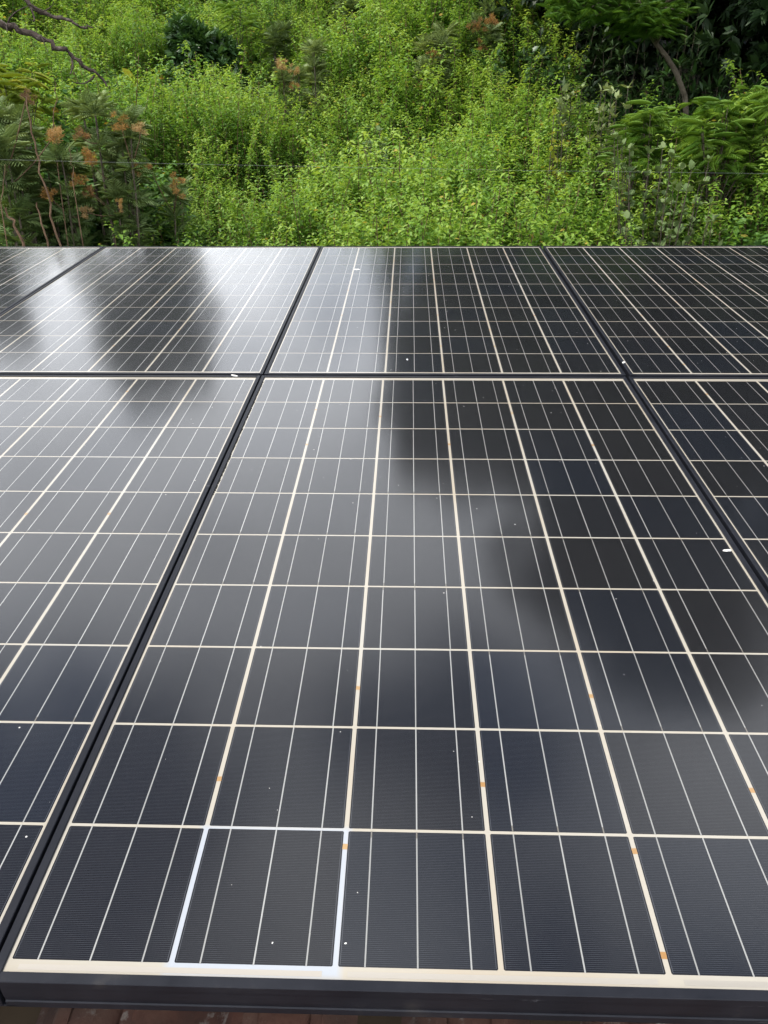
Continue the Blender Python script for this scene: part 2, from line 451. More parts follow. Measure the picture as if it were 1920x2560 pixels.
# ------------------------------------------------------------------ solar panels
PI_, PJ_, CELL = 0.1615, 0.1600, 0.1561
GX, GY = PI_ - CELL, PJ_ - CELL
X0, X1 = GX / 2 - 0.0040 - 0.0095, 6 * PI_ - GX / 2 + 0.0040 + 0.0095
Y0, Y1 = GY / 2 - 0.0135 - 0.0105, 10 * PJ_ - GY / 2 + 0.0165 + 0.0105
LIP, DEEP = 0.0016, -0.0410
def rail_mesh(name, length, width, axis, flip):
    """Extruded frame profile with a lip, a recessed web, a ridge and a bottom flange."""
    W, b = width, 0.0007
    prof = [(0, LIP - b), (b, LIP), (W - b, LIP), (W, LIP - b), (W, -0.006), (W - 0.004, -0.0075), (W - 0.004, DEEP + 0.002),
            (W + 0.010, DEEP + 0.002), (W + 0.010, DEEP), (0, DEEP), (0, DEEP + 0.0085), (0.0013, DEEP + 0.0095), (0.0013, DEEP + 0.0150),
            (0.0006, DEEP + 0.0160), (0.0006, -0.0085), (0, -0.0075)]
    V = []
    for s in (0.0, length):
        for (u, z) in prof:
            V.append((s, u, z))
    n = len(prof)
    F = [(k, (k + 1) % n, n + (k + 1) % n, n + k) for k in range(n)]
    F += [tuple(range(n - 1, -1, -1)), tuple(range(n, 2 * n))]
    # axis: 0 along +x at the bottom, 1 top, 2 left, 3 right
    def tr(v):
        s, u, z = v
        if axis == 0: return (X0 + 0.0095 + s + 0.0002, Y0 + u, z)
        if axis == 1: return (X0 + 0.0095 + s + 0.0002, Y1 - u, z)
        if axis == 2: return (X0 + u, Y0 + s, z)
        return (X1 - u, Y0 + s, z)
    me = mesh_from(name, [tr(v) for v in V], F, [MAT_FRAME])
    bm = bmesh.new(); bm.from_mesh(me); bmesh.ops.recalc_face_normals(bm, faces=bm.faces); bm.to_mesh(me); bm.free()
    return me
short = X1 - X0 - 0.0194
RAILS = [rail_mesh('frame_rail_bottom', short, 0.0105, 0, 0), rail_mesh('frame_rail_top', short, 0.0105, 1, 0),
         rail_mesh('frame_rail_left', Y1 - Y0, 0.0095, 2, 0), rail_mesh('frame_rail_right', Y1 - Y0, 0.0095, 3, 0)]
ZS, ZC, ZR = -0.00090, -0.00078, -0.00068
SHEET = box_mesh('backsheet', X0 + 0.004, X1 - 0.004, Y0 + 0.004, Y1 - 0.004, -0.0050, ZS, MAT_SHEET)
SHEET_C = box_mesh('backsheet_clean', X0 + 0.004, X1 - 0.004, Y0 + 0.004, Y1 - 0.004, -0.0050, ZS, MAT_SHEET_C)
h = CELL / 2
def plate(name, hx, hy, z0, z1, mat, ch=0.0):
    pts = [(-hx, -hy), (hx, -hy), (hx, hy), (-hx, hy)]
    if ch:
        pts = [(-hx + ch, -hy), (hx - ch, -hy), (hx, -hy + ch), (hx, hy - ch), (hx - ch, hy), (-hx + ch, hy), (-hx, hy - ch), (-hx, -hy + ch)]
    n = len(pts)
    V = [(x, y, z0) for x, y in pts] + [(x, y, z1) for x, y in pts]
    F = [tuple(range(n, 2 * n))] + [(k, (k + 1) % n, n + (k + 1) % n, n + k) for k in range(n)]
    return mesh_from(name, V, F, [mat])
CELL_ME = plate('cell', h, h, ZS - 0.00003, ZC, MAT_CELL, 0.0012)
BAR_ME = plate('busbar', 0.00078, h + 0.0004, ZC - 0.00003, ZR, MAT_RIBBON)
def bar_tarnished(end):
    hx, hy, c = 0.00078, h + 0.0004, 0.0085
    ys = (-hy, hy - c, hy) if end > 0 else (-hy, -hy + c, hy)
    V = [(x, y, ZR) for y in ys for x in (-hx, hx)]
    return mesh_from('busbar_tarnished', V, [(0, 1, 3, 2), (2, 3, 5, 4)], [MAT_RIBBON, MAT_TARN], matidx=[0, 1] if end > 0 else [1, 0])
MAT_TARN = glazed('tarnished_ribbon', lambda N, M, R, X: X(0.5, (0.13, 0.12, 0.10), (0.20, 0.18, 0.15)), 0.5, 0.3, 0.3)
BAR_END = [bar_tarnished(1), bar_tarnished(-1)]
BUS_ME = plate('bus_ribbon', 0.149, 0.0028, ZS - 0.00003, ZC, MAT_BUS)
TAPE_ME = plate('tape_tab', GX / 2 + 0.0001, 0.0036, ZS - 0.00003, ZC + 0.00004, MAT_TAPE)
BARS = (-0.052, 0.0, 0.052)

def solar_panel(ox, oy, label, sheet, tapes, top_tape):
    t = thing('solar_panel', label, 'solar panel', P2W(ox, oy), 'solar panels on the roof')
    t.rotation_euler = (TILT, 0, 0)
    link_obj('backsheet', sheet, t)
    for me in RAILS:
        link_obj('frame_rail', me, t)
    for j in range(10):
        for i in range(6):
            c = link_obj('cell', CELL_ME, t)
            c.location = ((i + 0.5) * PI_, (j + 0.5) * PJ_, 0)
            bar = BAR_ME if rnd.random() < 0.55 else rnd.choice(BAR_END)
            for bx in BARS:
                b = link_obj('busbar', bar, c)
                b.location = (bx + rnd.uniform(-.0004, .0004), 0, 0)
    for k in range(3):
        b = link_obj('bus_ribbon', BUS_ME, t)
        b.location = ((2 * k + 1) * PI_, GY / 2 - 0.0075, 0)
    for k in range(4):
        b = link_obj('bus_ribbon', BUS_ME, t)
        b.location = ((2 * k) * PI_ if 0 < k < 3 else (0.5 * PI_ if k == 0 else 5.5 * PI_), 10 * PJ_ - GY / 2 + 0.0075, 0)
        b.scale = (1.0 if 0 < k < 3 else 0.42, 1, 1)
    for (i, j) in tapes:
        b = link_obj('tape_tab', TAPE_ME, t)
        b.location = (i * PI_, j * PJ_, 0)
        b.rotation_euler = (0, 0, rad(rnd.uniform(-4, 4)))
    return t
def tape_set(r):
    s = []
    for i in range(1, 6):
        for j in range(10):
            if r.random() < 0.3:
                s.append((i, j + 0.44 + r.uniform(-.04, .04)))
    return s
TAPES_C = [(1, 1.44), (2, 2.47), (3, 1.43), (4, 2.41), (5, 1.42), (4, .87), (4, .13), (1, 7.44), (2, 8.45), (3, 7.47), (5, 7.47), (2, 0.86), (1, 8.7), (4, 8.6)]
BX, BY = 0.00424, 1.65829
solar_panel(0, 0, 'nearest solar panel, in the middle of the front row, cells largest in view', SHEET_C, TAPES_C, True)
solar_panel(-0.9945, 0, 'front row solar panel at the left edge, left of the long black seam', SHEET, tape_set(rnd), True)
solar_panel(0.9985, 0, 'front row solar panel at the right edge, mostly cut off, in dark reflection', SHEET, tape_set(rnd), True)
solar_panel(BX, BY, 'back row solar panel in the middle, half bright half dark reflection', SHEET, tape_set(rnd), True)
solar_panel(BX - 0.9945, BY, 'back row solar panel left of the middle one, with pale cloud reflection at its right', SHEET, tape_set(rnd), True)
solar_panel(BX + 1.002, BY, 'back row solar panel on the right, dark with its far corner showing', SHEET, tape_set(rnd), True)
solar_panel(BX - 2 * 0.9945, BY, 'small visible corner of the leftmost solar panel in the back row', SHEET, tape_set(rnd), True)

# black moss crust grown along the seam rail of the nearest panel
def crust(name, x, ya, yb, n, seed, parent, wmax):
    r = random.Random(seed)
    bm = bmesh.new()
    for k in range(n):
        t = r.random() ** 0.8
        y = ya + (yb - ya) * t
        s = r.uniform(0.0006, 0.0019)
        m = Matrix.Translation((x + r.uniform(0, wmax) * (0.4 + 0.6 * r.random()), y, ZR + 0.0002)) @ Matrix.Diagonal((s, s * r.uniform(.8, 2.0), s * 0.8, 1))
        bmesh.ops.create_icosphere(bm, subdivisions=1, radius=1.0, matrix=m)
    me = bpy.data.meshes.new(name)
    bm.to_mesh(me); bm.free()
    me.materials.append(MAT_GRIME)
    o = link_obj(name, me, parent)
    tag(o, kind='stuff')
near = [o for o in bpy.data.objects if o.name == 'solar_panel'][0]
crust('moss_crust', X0 + 0.0095, 1.585, 0.95, 380, 3, near, 0.0016)

# bird droppings and flakes lying on the glass
def dropping(x, y, sx, sy, seed, label, z=ZR):
    r = random.Random(seed)
    n = 14
    V = [(0, 0, 0.0007)]
    for q, (rr, zz) in enumerate(((0.55, 0.0006), (1.0, 0.0))):
        for k in range(n):
            a = 2 * math.pi * k / n
            j = rr * (1 + 0.45 * math.sin(2 * a + seed) * r.uniform(.3, 1) + r.uniform(-.18, .18))
            V.append((sx * j * math.cos(a), sy * j * math.sin(a), zz * r.uniform(.7, 1.2)))
    F = [(0, 1 + k, 1 + (k + 1) % n) for k in range(n)]
    F += [(1 + k, 1 + n + k, 1 + n + (k + 1) % n, 1 + (k + 1) % n) for k in range(n)]
    o = link_obj('bird_dropping', mesh_from('bird_dropping', V, F, [MAT_DROP], smooth=True))
    o.matrix_world = PLANE @ Matrix.Translation((x, y, z)) @ Matrix.Rotation(r.uniform(-.6, .6), 4, 'Z')
    tag(o, label, 'bird dropping', 'droppings on the panels')
dropping(0.9592, 0.7614, 0.0065, 0.0040, 1, 'white dropping near the right edge of the nearest panel')
dropping(0.1791, 2.8517, 0.0085, 0.0120, 2, 'largest white dropping, far up the middle back row panel')
dropping(-0.0865, 1.6237, 0.0100, 0.0050, 3, 'white flake on the frame left of the seam crossing', LIP)
dropping(0.3876, 1.7648, 0.0028, 0.0048, 4, 'round white speck low on the middle back row panel')
dropping(1.0010, 1.7394, 0.0048, 0.0060, 5, 'white dropping on the dark seam right of the middle back panel', LIP)
dropping(0.2580, 0.0243, 0.0010, 0.0009, 6, 'tiny white speck in the second cell of the nearest row')
dropping(0.3315, 0.0256, 0.0009, 0.0012, 7, 'tiny white speck beside the whitest gap at the near edge')

# ------------------------------------------------------------------ foliage builders
def unit(v):
    return v / (np.linalg.norm(v, axis=-1, keepdims=True) + 1e-9)
# templates: x along the leaf, y across, z up
OVATE = (np.array([(0, 0, 0), (.32, .29, .05), (.30, 0, -.01), (.32, -.29, .05), (.66, .19, .0), (.66, 0, -.05), (.66, -.19, .0), (1, 0, -.16)], float),
         np.array([(0, 2, 1), (0, 3, 2), (1, 2, 5), (1, 5, 4), (2, 3, 6), (2, 6, 5), (4, 5, 7), (5, 6, 7)]))
LANCE = (np.array([(0, 0, 0), (.45, .15, .03), (.45, 0, 0), (.45, -.15, .03), (1, 0, -.12)], float),
         np.array([(0, 2, 1), (0, 3, 2), (1, 2, 4), (2, 3, 4)]))
ROUND = (np.array([(0, 0, 0), (.22, .36, .06), (.25, 0, -.01), (.22, -.36, .06), (.68, .33, .03), (.62, 0, -.04), (.68, -.33, .03), (1, 0, -.12)], float),
         np.array([(0, 2, 1), (0, 3, 2), (1, 2, 5), (1, 5, 4), (2, 3, 6), (2, 6, 5), (4, 5, 7), (5, 6, 7)]))
def lobed(pairs=8, width=0.05, spread=0.42, tw=0.0):
    """Deeply cut leaf: narrow lobes along a midrib."""
    V, F = [], []
    def blade(p, q, w, z, tw=0.0):
        p, q = np.array(p, float), np.array(q, float); d = q - p; d = d / np.linalg.norm(d); n = np.array((-d[1], d[0], 0)); n = n * np.sign(n[0] + 1e-9) + (0, 0, tw)
        m = (np.array(p) + np.array(q)) / 2
        b = len(V)
        V.extend([tuple(p), tuple(m + n * w), tuple(np.array(q) + (0, 0, z)), tuple(m - n * w)])
        F.extend([(b, b + 3, b + 2), (b, b + 2, b + 1)])
    blade((0, 0, 0), (1, 0, 0), 0.022, -0.12)
    for k in range(pairs):
        x = 0.12 + 0.80 * k / pairs
        l = spread * math.sin(math.pi * (0.22 + 0.72 * (k + 0.5) / pairs))
        for s in (1, -1):
            blade((x, 0, -0.1 * x * x), (x + l * 0.62, s * l * 0.8, 0.03 - 0.1 * x), width * 0.6, -0.03, tw)
    return np.array(V, float), np.array(F)
def arched(tpl, k):
    v, f = tpl
    v = v.copy(); v[:, 2] += 0.35 * k * v[:, 0] - k * v[:, 0] ** 2 - 0.5 * np.abs(v[:, 1]) * k
    return v, f
LOBED = arched(lobed(7, 0.042, 0.46, 0.3), 0.35)
FROND = arched(lobed(10, 0.026, 0.32, 0.6), 0.5)
FIBRE = (np.array([(0, 0, 0), (.6, .016, .03), (1, 0, 0), (.6, -.016, -.03)], float), np.array([(0, 3, 2), (0, 2, 1)]))

class Leaves:
    def __init__(s):
        s.V, s.F, s.T, s.M, s.n = [], [], [], [], 0
    def add(s, P, D, U, L, tint, tpl=OVATE, mat=0, wid=1.0):
        P, D, U = (np.atleast_2d(np.asarray(a, float)) for a in (P, D, U))
        if len(P) == 0:
            return
        D = unit(D)
        Y = unit(np.cross(U, D)); Z = np.cross(D, Y)
        L = np.broadcast_to(np.asarray(L, float), (len(P),))
        tint = np.broadcast_to(np.asarray(tint, float), (len(P),))
        tv, tf = tpl
        V = P[:, None] + L[:, None, None] * (tv[None, :, 0:1] * D[:, None] + wid * tv[None, :, 1:2] * Y[:, None] + tv[None, :, 2:3] * Z[:, None])
        k = len(tv)
        F = tf[None] + (np.arange(len(P)) * k)[:, None, None] + s.n
        s.V.append(V.reshape(-1, 3)); s.F.append(F.reshape(-1, 3))
        s.T.append(np.repeat(tint, k)); s.M.append(np.full(len(P) * len(tf), mat))
        s.n += len(P) * k
    def tube(s, pts, rads, mat=0, sides=6, tint=0.3):
        pts = np.asarray(pts, float); n = len(pts)
        V = []
        for i in range(n):
            d = unit(pts[min(i + 1, n - 1)] - pts[max(i - 1, 0)])
            a = np.array((1.0, 0, 0)) if abs(d[0]) < 0.8 else np.array((0, 1.0, 0))
            u = unit(np.cross(d, a)); v = np.cross(d, u)
            for k in range(sides):
                t = 2 * math.pi * k / sides
                V.append(pts[i] + rads[i] * (math.cos(t) * u + math.sin(t) * v))
        F = []
        for i in range(n - 1):
            for k in range(sides):
                a, b = i * sides + k, i * sides + (k + 1) % sides
                F += [(a, b, b + sides), (a, b + sides, a + sides)]
        s.V.append(np.array(V)); s.F.append(np.array(F) + s.n)
        s.T.append(np.full(len(V), tint)); s.M.append(np.full(len(F), mat))
        s.n += len(V)
    def mesh(s, name, mats, smooth=False):
        return mesh_from(name, np.concatenate(s.V), np.concatenate(s.F), mats, smooth, np.concatenate(s.T), np.concatenate(s.M))

UP = np.array((0, 0, 1.0))
def weed_mesh(name, seed, height=1.5, stems=6, mat=None, tpl=OVATE, scale=1.0, wid=0.9):
    g = np.random.default_rng(seed)
    B = Leaves()
    for s in range(stems):
        a = g.uniform(0, 2 * math.pi)
        r0 = g.uniform(0.02, 0.17)
        p = np.array((math.cos(a) * r0, math.sin(a) * r0, -0.15))
        H = height * g.uniform(0.68, 1.08)
        lean = np.array((math.cos(a), math.sin(a), 0)) * g.uniform(0.03, 0.22)
        n = int(H / 0.042)
        pts = []
        for k in range(n + 1):
            t = k / n
            pts.append(p + UP * (H + 0.15) * t + lean * t ** 1.5 * H + np.array((g.normal(0, .004), g.normal(0, .004), 0)))
        pts = np.array(pts)
        B.tube(pts[::4], np.linspace(0.006, 0.002, len(pts[::4])), 1, 4)
        P, D, U, L, T = [], [], [], [], []
        def pair(q, az, size, tint, axis=UP):
            for sgn in (0, math.pi):
                th = az + sgn + g.normal(0, .25)
                droop = g.uniform(-0.65, 0.25)
                d = np.array((math.cos(th), math.sin(th), droop))
                P.append(q); D.append(d); U.append(UP + g.normal(0, .28, 3)); L.append(size * g.uniform(.8, 1.25)); T.append(tint + g.normal(0, .10))
        for k in range(int(n * 0.10), n + 1):
            t = k / n
            az = a + (k % 2) * math.pi / 2 + g.normal(0, .2)
            size = 0.067 * (1 - 0.55 * max(0, (t - 0.5) / 0.5) ** 1.5)
            tint = 0.15 + 0.62 * max(0, (t - 0.35) / 0.65) ** 1.3
            pair(pts[k], az, size, tint)
            if 0.15 < t < 0.97 and g.random() < 0.8:
                th = az + math.pi / 2 * g.integers(0, 4) + g.normal(0, .3)
                ln = g.uniform(0.08, 0.26) * (1.15 - 0.5 * t)
                d = unit(np.array((math.cos(th), math.sin(th), g.uniform(.5, 1.3))))
                m = max(2, int(ln / 0.030))
                for q in range(1, m + 1):
                    pair(pts[k] + d * ln * q / m, th + (q % 2) * math.pi / 2, 0.055 * (1 - 0.4 * q / m), tint + 0.22 * q / m)
        P, D, U, L, T = (np.array(v) for v in (P, D, U, L, T))
        old = g.random(len(P)) < 0.006                       # a few yellowed leaves
        for sel, mi in ((~old, 0), (old, 2)):
            B.add(P[sel], D[sel], U[sel], L[sel] * scale, np.clip(T[sel], 0, 1), tpl, mi, wid)
    return B.mesh(name, [mat or LEAF_WEED, MAT_STALK, LEAF_OLD])

WEEDS = [weed_mesh('weed_%d' % k, 100 + k, h_, s_) for k, (h_, s_) in enumerate(((1.05, 8), (1.15, 7), (0.95, 9), (1.1, 8), (0.85, 8), (1.25, 7)))]

CREEPERS = [weed_mesh('creeper_%d' % k, 140 + k, h_, s_, LEAF_CREEP, ROUND, 1.25, 1.0) for k, (h_, s_) in enumerate(((0.8, 8), (0.95, 7), (0.7, 9)))]

# where other plants stand, weeds stay lower or away: (x, y, radius)
CLEAR = []

def fractal(x, y, s=0.0):
    return (math.sin(x * 0.9 + 1.7 * s + 0.6 * math.sin(y * 0.7 + s)) + math.sin(y * 1.3 - 0.8 * x + s) + 0.6 * math.sin(2.3 * x + 1.9 * y + 2 * s)) / 2.6

# ------------------------------------------------------------------ plants one can tell apart
def branchy(B, base, tip, r0, r1, bend, g, n=7, mat=1, sides=7):
    base, tip = np.array(base, float), np.array(tip, float)
    pts = []
    for k in range(n + 1):
        t = k / n
        pts.append(base + (tip - base) * t + np.array(bend) * math.sin(math.pi * t) + g.normal(0, r0 * 0.35, 3) * (0 < k < n))
    B.tube(np.array(pts), np.linspace(r0, r1, n + 1), mat, sides)
    return np.array(pts)

def plant_thing(name, label, cat, loc, parts, group=None):
    t = thing(name, label, cat, loc, group)
    for (pn, me) in parts:
        link_obj(pn, me, t)
    return t

def whorl(B, p, axis, g, n, L, tpl, tint, mat=0, spread=0.9, wid=1.0):
    axis = unit(np.array(axis, float))
    a = np.array((1.0, 0, 0)) if abs(axis[0]) < 0.8 else np.array((0, 1.0, 0))
    u = unit(np.cross(axis, a)); v = np.cross(axis, u)
    th = g.uniform(0, 2 * math.pi, n)
    k = g.uniform(0.25, 1.0, n) * spread
    D = axis[None] * (1.05 - k[:, None] * 0.9) + k[:, None] * (np.cos(th)[:, None] * u + np.sin(th)[:, None] * v)
    D[:, 2] -= 0.12
    P = np.array(p)[None] + D * 0.01
    U = axis[None] + g.normal(0, .25, (n, 3)) + UP * 0.5
    B.add(P, D, U, L * g.uniform(.7, 1.15, n), np.clip(tint + g.normal(0, .13, n), 0, 1), tpl, mat, wid)

def crown_tree(name, label, loc, height, crown_r, crown_z0, nclump, leafL, mat, tpl, seed, cat='tree', per=11, trunk_r=0.13, wid=1.0, group=None, lean=(0, 0), tint=0.45, squash=1.0, shell=0.55, lumps=9):
    """Trunk with limbs and a crown of leaf whorls scattered through uneven lobes."""
    g = np.random.default_rng(seed)
    T = Leaves()
    top = np.array((lean[0], lean[1], height * 0.8))
    tr = branchy(T, (0, 0, -0.3), top, trunk_r, trunk_r * 0.3, (g.normal(0, .2), g.normal(0, .1), 0), g, 9, 0, 8)
    C = Leaves()
    cz = (crown_z0 + height) / 2; hz = (height - crown_z0) / 2
    cen = np.array((lean[0] * 0.7, lean[1] * 0.7, cz))
    lobes = []
    for k in range(lumps):
        th = g.uniform(0, 2 * math.pi); zz = g.uniform(-0.8, 0.85)
        rr = math.sqrt(max(0, 1 - zz * zz)) * g.uniform(0.35, 0.8)
        c = cen + np.array((math.cos(th) * rr * crown_r, math.sin(th) * rr * crown_r * squash, zz * hz * 0.85))
        lobes.append((c, g.uniform(0.32, 0.55) * min(crown_r, hz * 1.2)))
        i = int(np.clip((c[2] / height) * 9 * 0.8, 2, 9))
        branchy(T, tr[i], c, trunk_r * 0.35, trunk_r * 0.08, (0, 0, 0.1), g, 5, 0, 5)
    for k in range(nclump):
        c, r = lobes[g.integers(0, len(lobes))]
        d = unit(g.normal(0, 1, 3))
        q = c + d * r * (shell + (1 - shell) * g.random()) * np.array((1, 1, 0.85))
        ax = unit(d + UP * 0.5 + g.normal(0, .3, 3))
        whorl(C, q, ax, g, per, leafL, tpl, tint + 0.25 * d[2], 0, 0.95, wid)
    t = plant_thing(name, label, cat, loc, [('trunk', T.mesh(name + '_trunk', [MAT_BARK], True)), ('crown', C.mesh(name + '_crown', [mat]))], group)
    return t

def gz(x, y):
    return (x, y, ground_z(x, y))

# tall dark trees on the right; their crowns go on above the picture and darken the glass
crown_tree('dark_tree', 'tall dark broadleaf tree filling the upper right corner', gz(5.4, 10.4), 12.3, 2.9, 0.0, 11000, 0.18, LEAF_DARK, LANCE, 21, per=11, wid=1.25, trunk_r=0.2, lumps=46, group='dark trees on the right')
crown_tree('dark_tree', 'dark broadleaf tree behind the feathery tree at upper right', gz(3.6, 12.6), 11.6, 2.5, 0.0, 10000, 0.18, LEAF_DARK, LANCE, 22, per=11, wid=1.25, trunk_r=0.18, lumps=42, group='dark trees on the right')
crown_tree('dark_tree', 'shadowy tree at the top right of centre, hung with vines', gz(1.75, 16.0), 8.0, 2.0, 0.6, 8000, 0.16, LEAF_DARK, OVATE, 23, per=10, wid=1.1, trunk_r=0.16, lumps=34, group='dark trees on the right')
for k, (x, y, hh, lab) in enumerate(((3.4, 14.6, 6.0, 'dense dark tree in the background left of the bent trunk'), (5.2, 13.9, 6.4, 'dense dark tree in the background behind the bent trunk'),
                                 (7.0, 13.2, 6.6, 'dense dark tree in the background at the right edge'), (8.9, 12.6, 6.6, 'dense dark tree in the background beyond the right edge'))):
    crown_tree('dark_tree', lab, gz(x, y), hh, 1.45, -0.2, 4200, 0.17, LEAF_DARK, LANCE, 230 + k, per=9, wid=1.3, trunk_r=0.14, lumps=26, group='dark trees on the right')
crown_tree('ridge_tree', 'tree on the hilltop behind the round dark bush', gz(-6.9, 20.5), 7.6, 1.9, 2.2, 5000, 0.18, LEAF_DARK, LANCE, 24, per=9, trunk_r=0.16, lumps=22)
crown_tree('left_tree', 'dark tree in the upper left corner behind the bare branches', gz(-5.55, 11.0), 3.6, 0.95, 0.0, 1300, 0.10, LEAF_DARK, LANCE, 25, per=9, trunk_r=0.12, lumps=8)
bpy.data.objects['left_tree'].name = 'corner_tree'


# round dark bush high on the slope
p = at(495, 8, weed_depth(495, 150))
crown_tree('round_bush', 'round dark green bush with long leaves high on the slope', gz(p.x, p.y), p.z - ground_z(p.x, p.y), 0.50, 0.0, 900, 0.14, LEAF_SHRUB, LANCE, 31, 'bush', per=10, trunk_r=0.04, wid=1.2, lumps=16)
CLEAR.append((p.x, p.y - .5, 0.62))

# lobed shrubs with dry orange flower heads
def puff(B, p, axis, g, n, length, rad_, tint, mat=2):
    axis = unit(np.array(axis, float))
    t = g.uniform(0, 1, n)
    d = unit(g.normal(0, 1, (n, 3))) 
    d = unit(d - axis[None] * (d @ axis)[:, None] * 0.6 + axis[None] * 0.25)
    P = np.array(p)[None] + axis[None] * (t * length)[:, None]
    B.add(P, d, UP[None] + g.normal(0, .5, (n, 3)), rad_ * g.uniform(.5, 1.1, n) * np.sin(np.pi * (0.15 + 0.75 * t)), np.clip(tint + g.normal(0, .15, n), 0, 1), FIBRE, mat, 1.3)

def on_ground(px, py, d):
    p = at(px, py, d)
    return (p.x, p.y, ground_z(p.x, p.y)), p.z - ground_z(p.x, p.y)
def flower_shrub(label, boxes, d, ntips, flowers, seed, leafL=0.20, tint=0.45, per=16, group='shrubs with dry orange flower heads'):
    """Stems from one foot to each tip, rosettes of lobed leaves along the upper stems, fluffy flower heads on tips of their own."""
    g = np.random.default_rng(seed)
    T, C = Leaves(), Leaves()
    tips = []
    for k in range(ntips):
        x0, y0, x1, y1 = boxes[k % len(boxes)]
        tips.append(np.array(at(g.uniform(x0, x1), g.uniform(y0, y1), d + g.uniform(-.3, .35))))
    c = np.mean(np.array(tips), 0)
    base = np.array((c[0], c[1] + .05, ground_z(c[0], c[1])))
    for tip in tips:
        q = tip - base
        th = math.atan2(q[1], q[0])
        low = np.array((math.cos(th) * .05, math.sin(th) * .05, -.1))
        pts = branchy(T, low, q, 0.014, 0.005, (q[0] * .15, q[1] * .15, 0), g, 8, 0, 6)
        for k in range(2, 9):
            whorl(C, pts[k], pts[k] - pts[k - 1] + g.normal(0, .01, 3), g, 7 + (k > 6) * 4, leafL, LOBED, tint + 0.05 * (k - 6), 0, 1.0)
        whorl(C, pts[-1], pts[-1] - pts[-2] + UP * .05, g, per, leafL, LOBED, tint + .22, 0, .95)
    t = thing('flowering_shrub', label, 'shrub', tuple(base), group)
    link_obj('stem', T.mesh('shrub_stems', [MAT_BARK], True), t)
    link_obj('foliage', C.mesh('shrub_foliage', [LEAF_SILK]), t)
    for (px, py, size, ft) in flowers:
        q = np.array(at(px, py, d - 0.34)) - base
        r = 0.72 * size / 1995.58 * (d - 0.34)
        f = Leaves()
        near_tip = min(tips, key=lambda a: np.linalg.norm(a - base - q)) - base
        branchy(f, near_tip * .9, q, 0.004, 0.003, (0, 0, -.02), g, 4, 1, 4)
        for _ in range(9):
            puff(f, q + g.normal(0, r * .26, 3), unit(np.array((g.normal(0, .6), g.normal(-.3, .3), 0.8))), g, 80, r * 0.35, r * 0.40, ft + g.normal(0, .06), 0)
        link_obj('flower_head', f.mesh('flower_head', [FLUFF, MAT_STALK]), t)
    return t
for (boxes, d, n, fl, sd, lab, tint, L) in (
        ([(190, 250, 240, 300), (250, 300, 330, 350), (230, 360, 330, 440), (260, 440, 320, 510)], 6.4, 13,
         [(305, 322, 46, .55), (352, 330, 40, .8), (205, 345, 40, .25), (225, 405, 56, .55), (200, 452, 42, .45), (222, 478, 38, .1), (215, 530, 36, .8), (305, 520, 26, .6)], 41,
         'lobed shrub at left with a cluster of orange flower heads', 0.55, 0.15),
        ([(-20, 290, 60, 360), (0, 400, 80, 460), (-10, 330, 30, 420)], 6.1, 10, [(135, 340, 58, .75), (65, 247, 36, .05)], 42,
         'lobed dark green shrub cut by the left edge of the picture', 0.5, 0.20),
        ([(90, 400, 190, 470), (100, 460, 210, 540)], 6.3, 8, [(120, 488, 42, .55)], 43,
         'low shaded lobed shrub behind the dry brown stalks', 0.35, 0.15),
        ([(330, 440, 380, 490), (410, 470, 450, 500)], 6.6, 4, [(342, 428, 34, .55), (374, 420, 26, .5), (442, 460, 46, .6)], 44,
         'small shrub right of the left shrubs with three rusty flower heads', 0.35, 0.14),
        ([(770, 100, 790, 150), (765, 150, 800, 200)], weed_depth(780, 235), 5, [], 45, 'upright spiky grey shrub in the middle of the slope', 0.9, 0.17),
        ([(715, 190, 750, 210), (690, 180, 720, 200)], weed_depth(720, 245), 4, [(703, 165, 42, .75), (738, 180, 26, .7), (735, 225, 24, .6)], 46,
         'shrub with one big tan flower head in the upper middle', 0.6, 0.15),
        ([(1050, 80, 1120, 130), (1050, 150, 1130, 200)], weed_depth(1085, 225), 8, [(1085, 142, 24, .5), (1052, 215, 22, .6)], 47, 'grey-green lobed shrub right of centre with little orange', 0.75, 0.20),
        ([(830, 10, 900, 50), (860, 30, 920, 80)], weed_depth(870, 110), 7, [(862, 62, 22, .4)], 48, 'dark lobed shrub near the top edge left of centre', 0.35, 0.20),
        ([(1170, 30, 1240, 90), (1190, 80, 1250, 120)], weed_depth(1210, 150), 7, [(1190, 70, 34, .3), (1230, 60, 36, .35), (1205, 120, 30, .2)], 49, 'brownish flowering shrub at the foot of the shadowy tree', 0.4, 0.18),
        ([(680, 70, 710, 110)], weed_depth(695, 130), 4, [], 50, 'small spiky dark shrub above the tan flower head', 0.35, 0.18)):
    t = flower_shrub(lab, boxes, d, n, fl, sd, L, tint)
    CLEAR.append((t.location.x, t.location.y - 0.25, 0.22 if d < 6.5 else 0.15))
CLEAR += [(tuple(at(60, 500, 5.7))[0], 5.5, 0.55)]

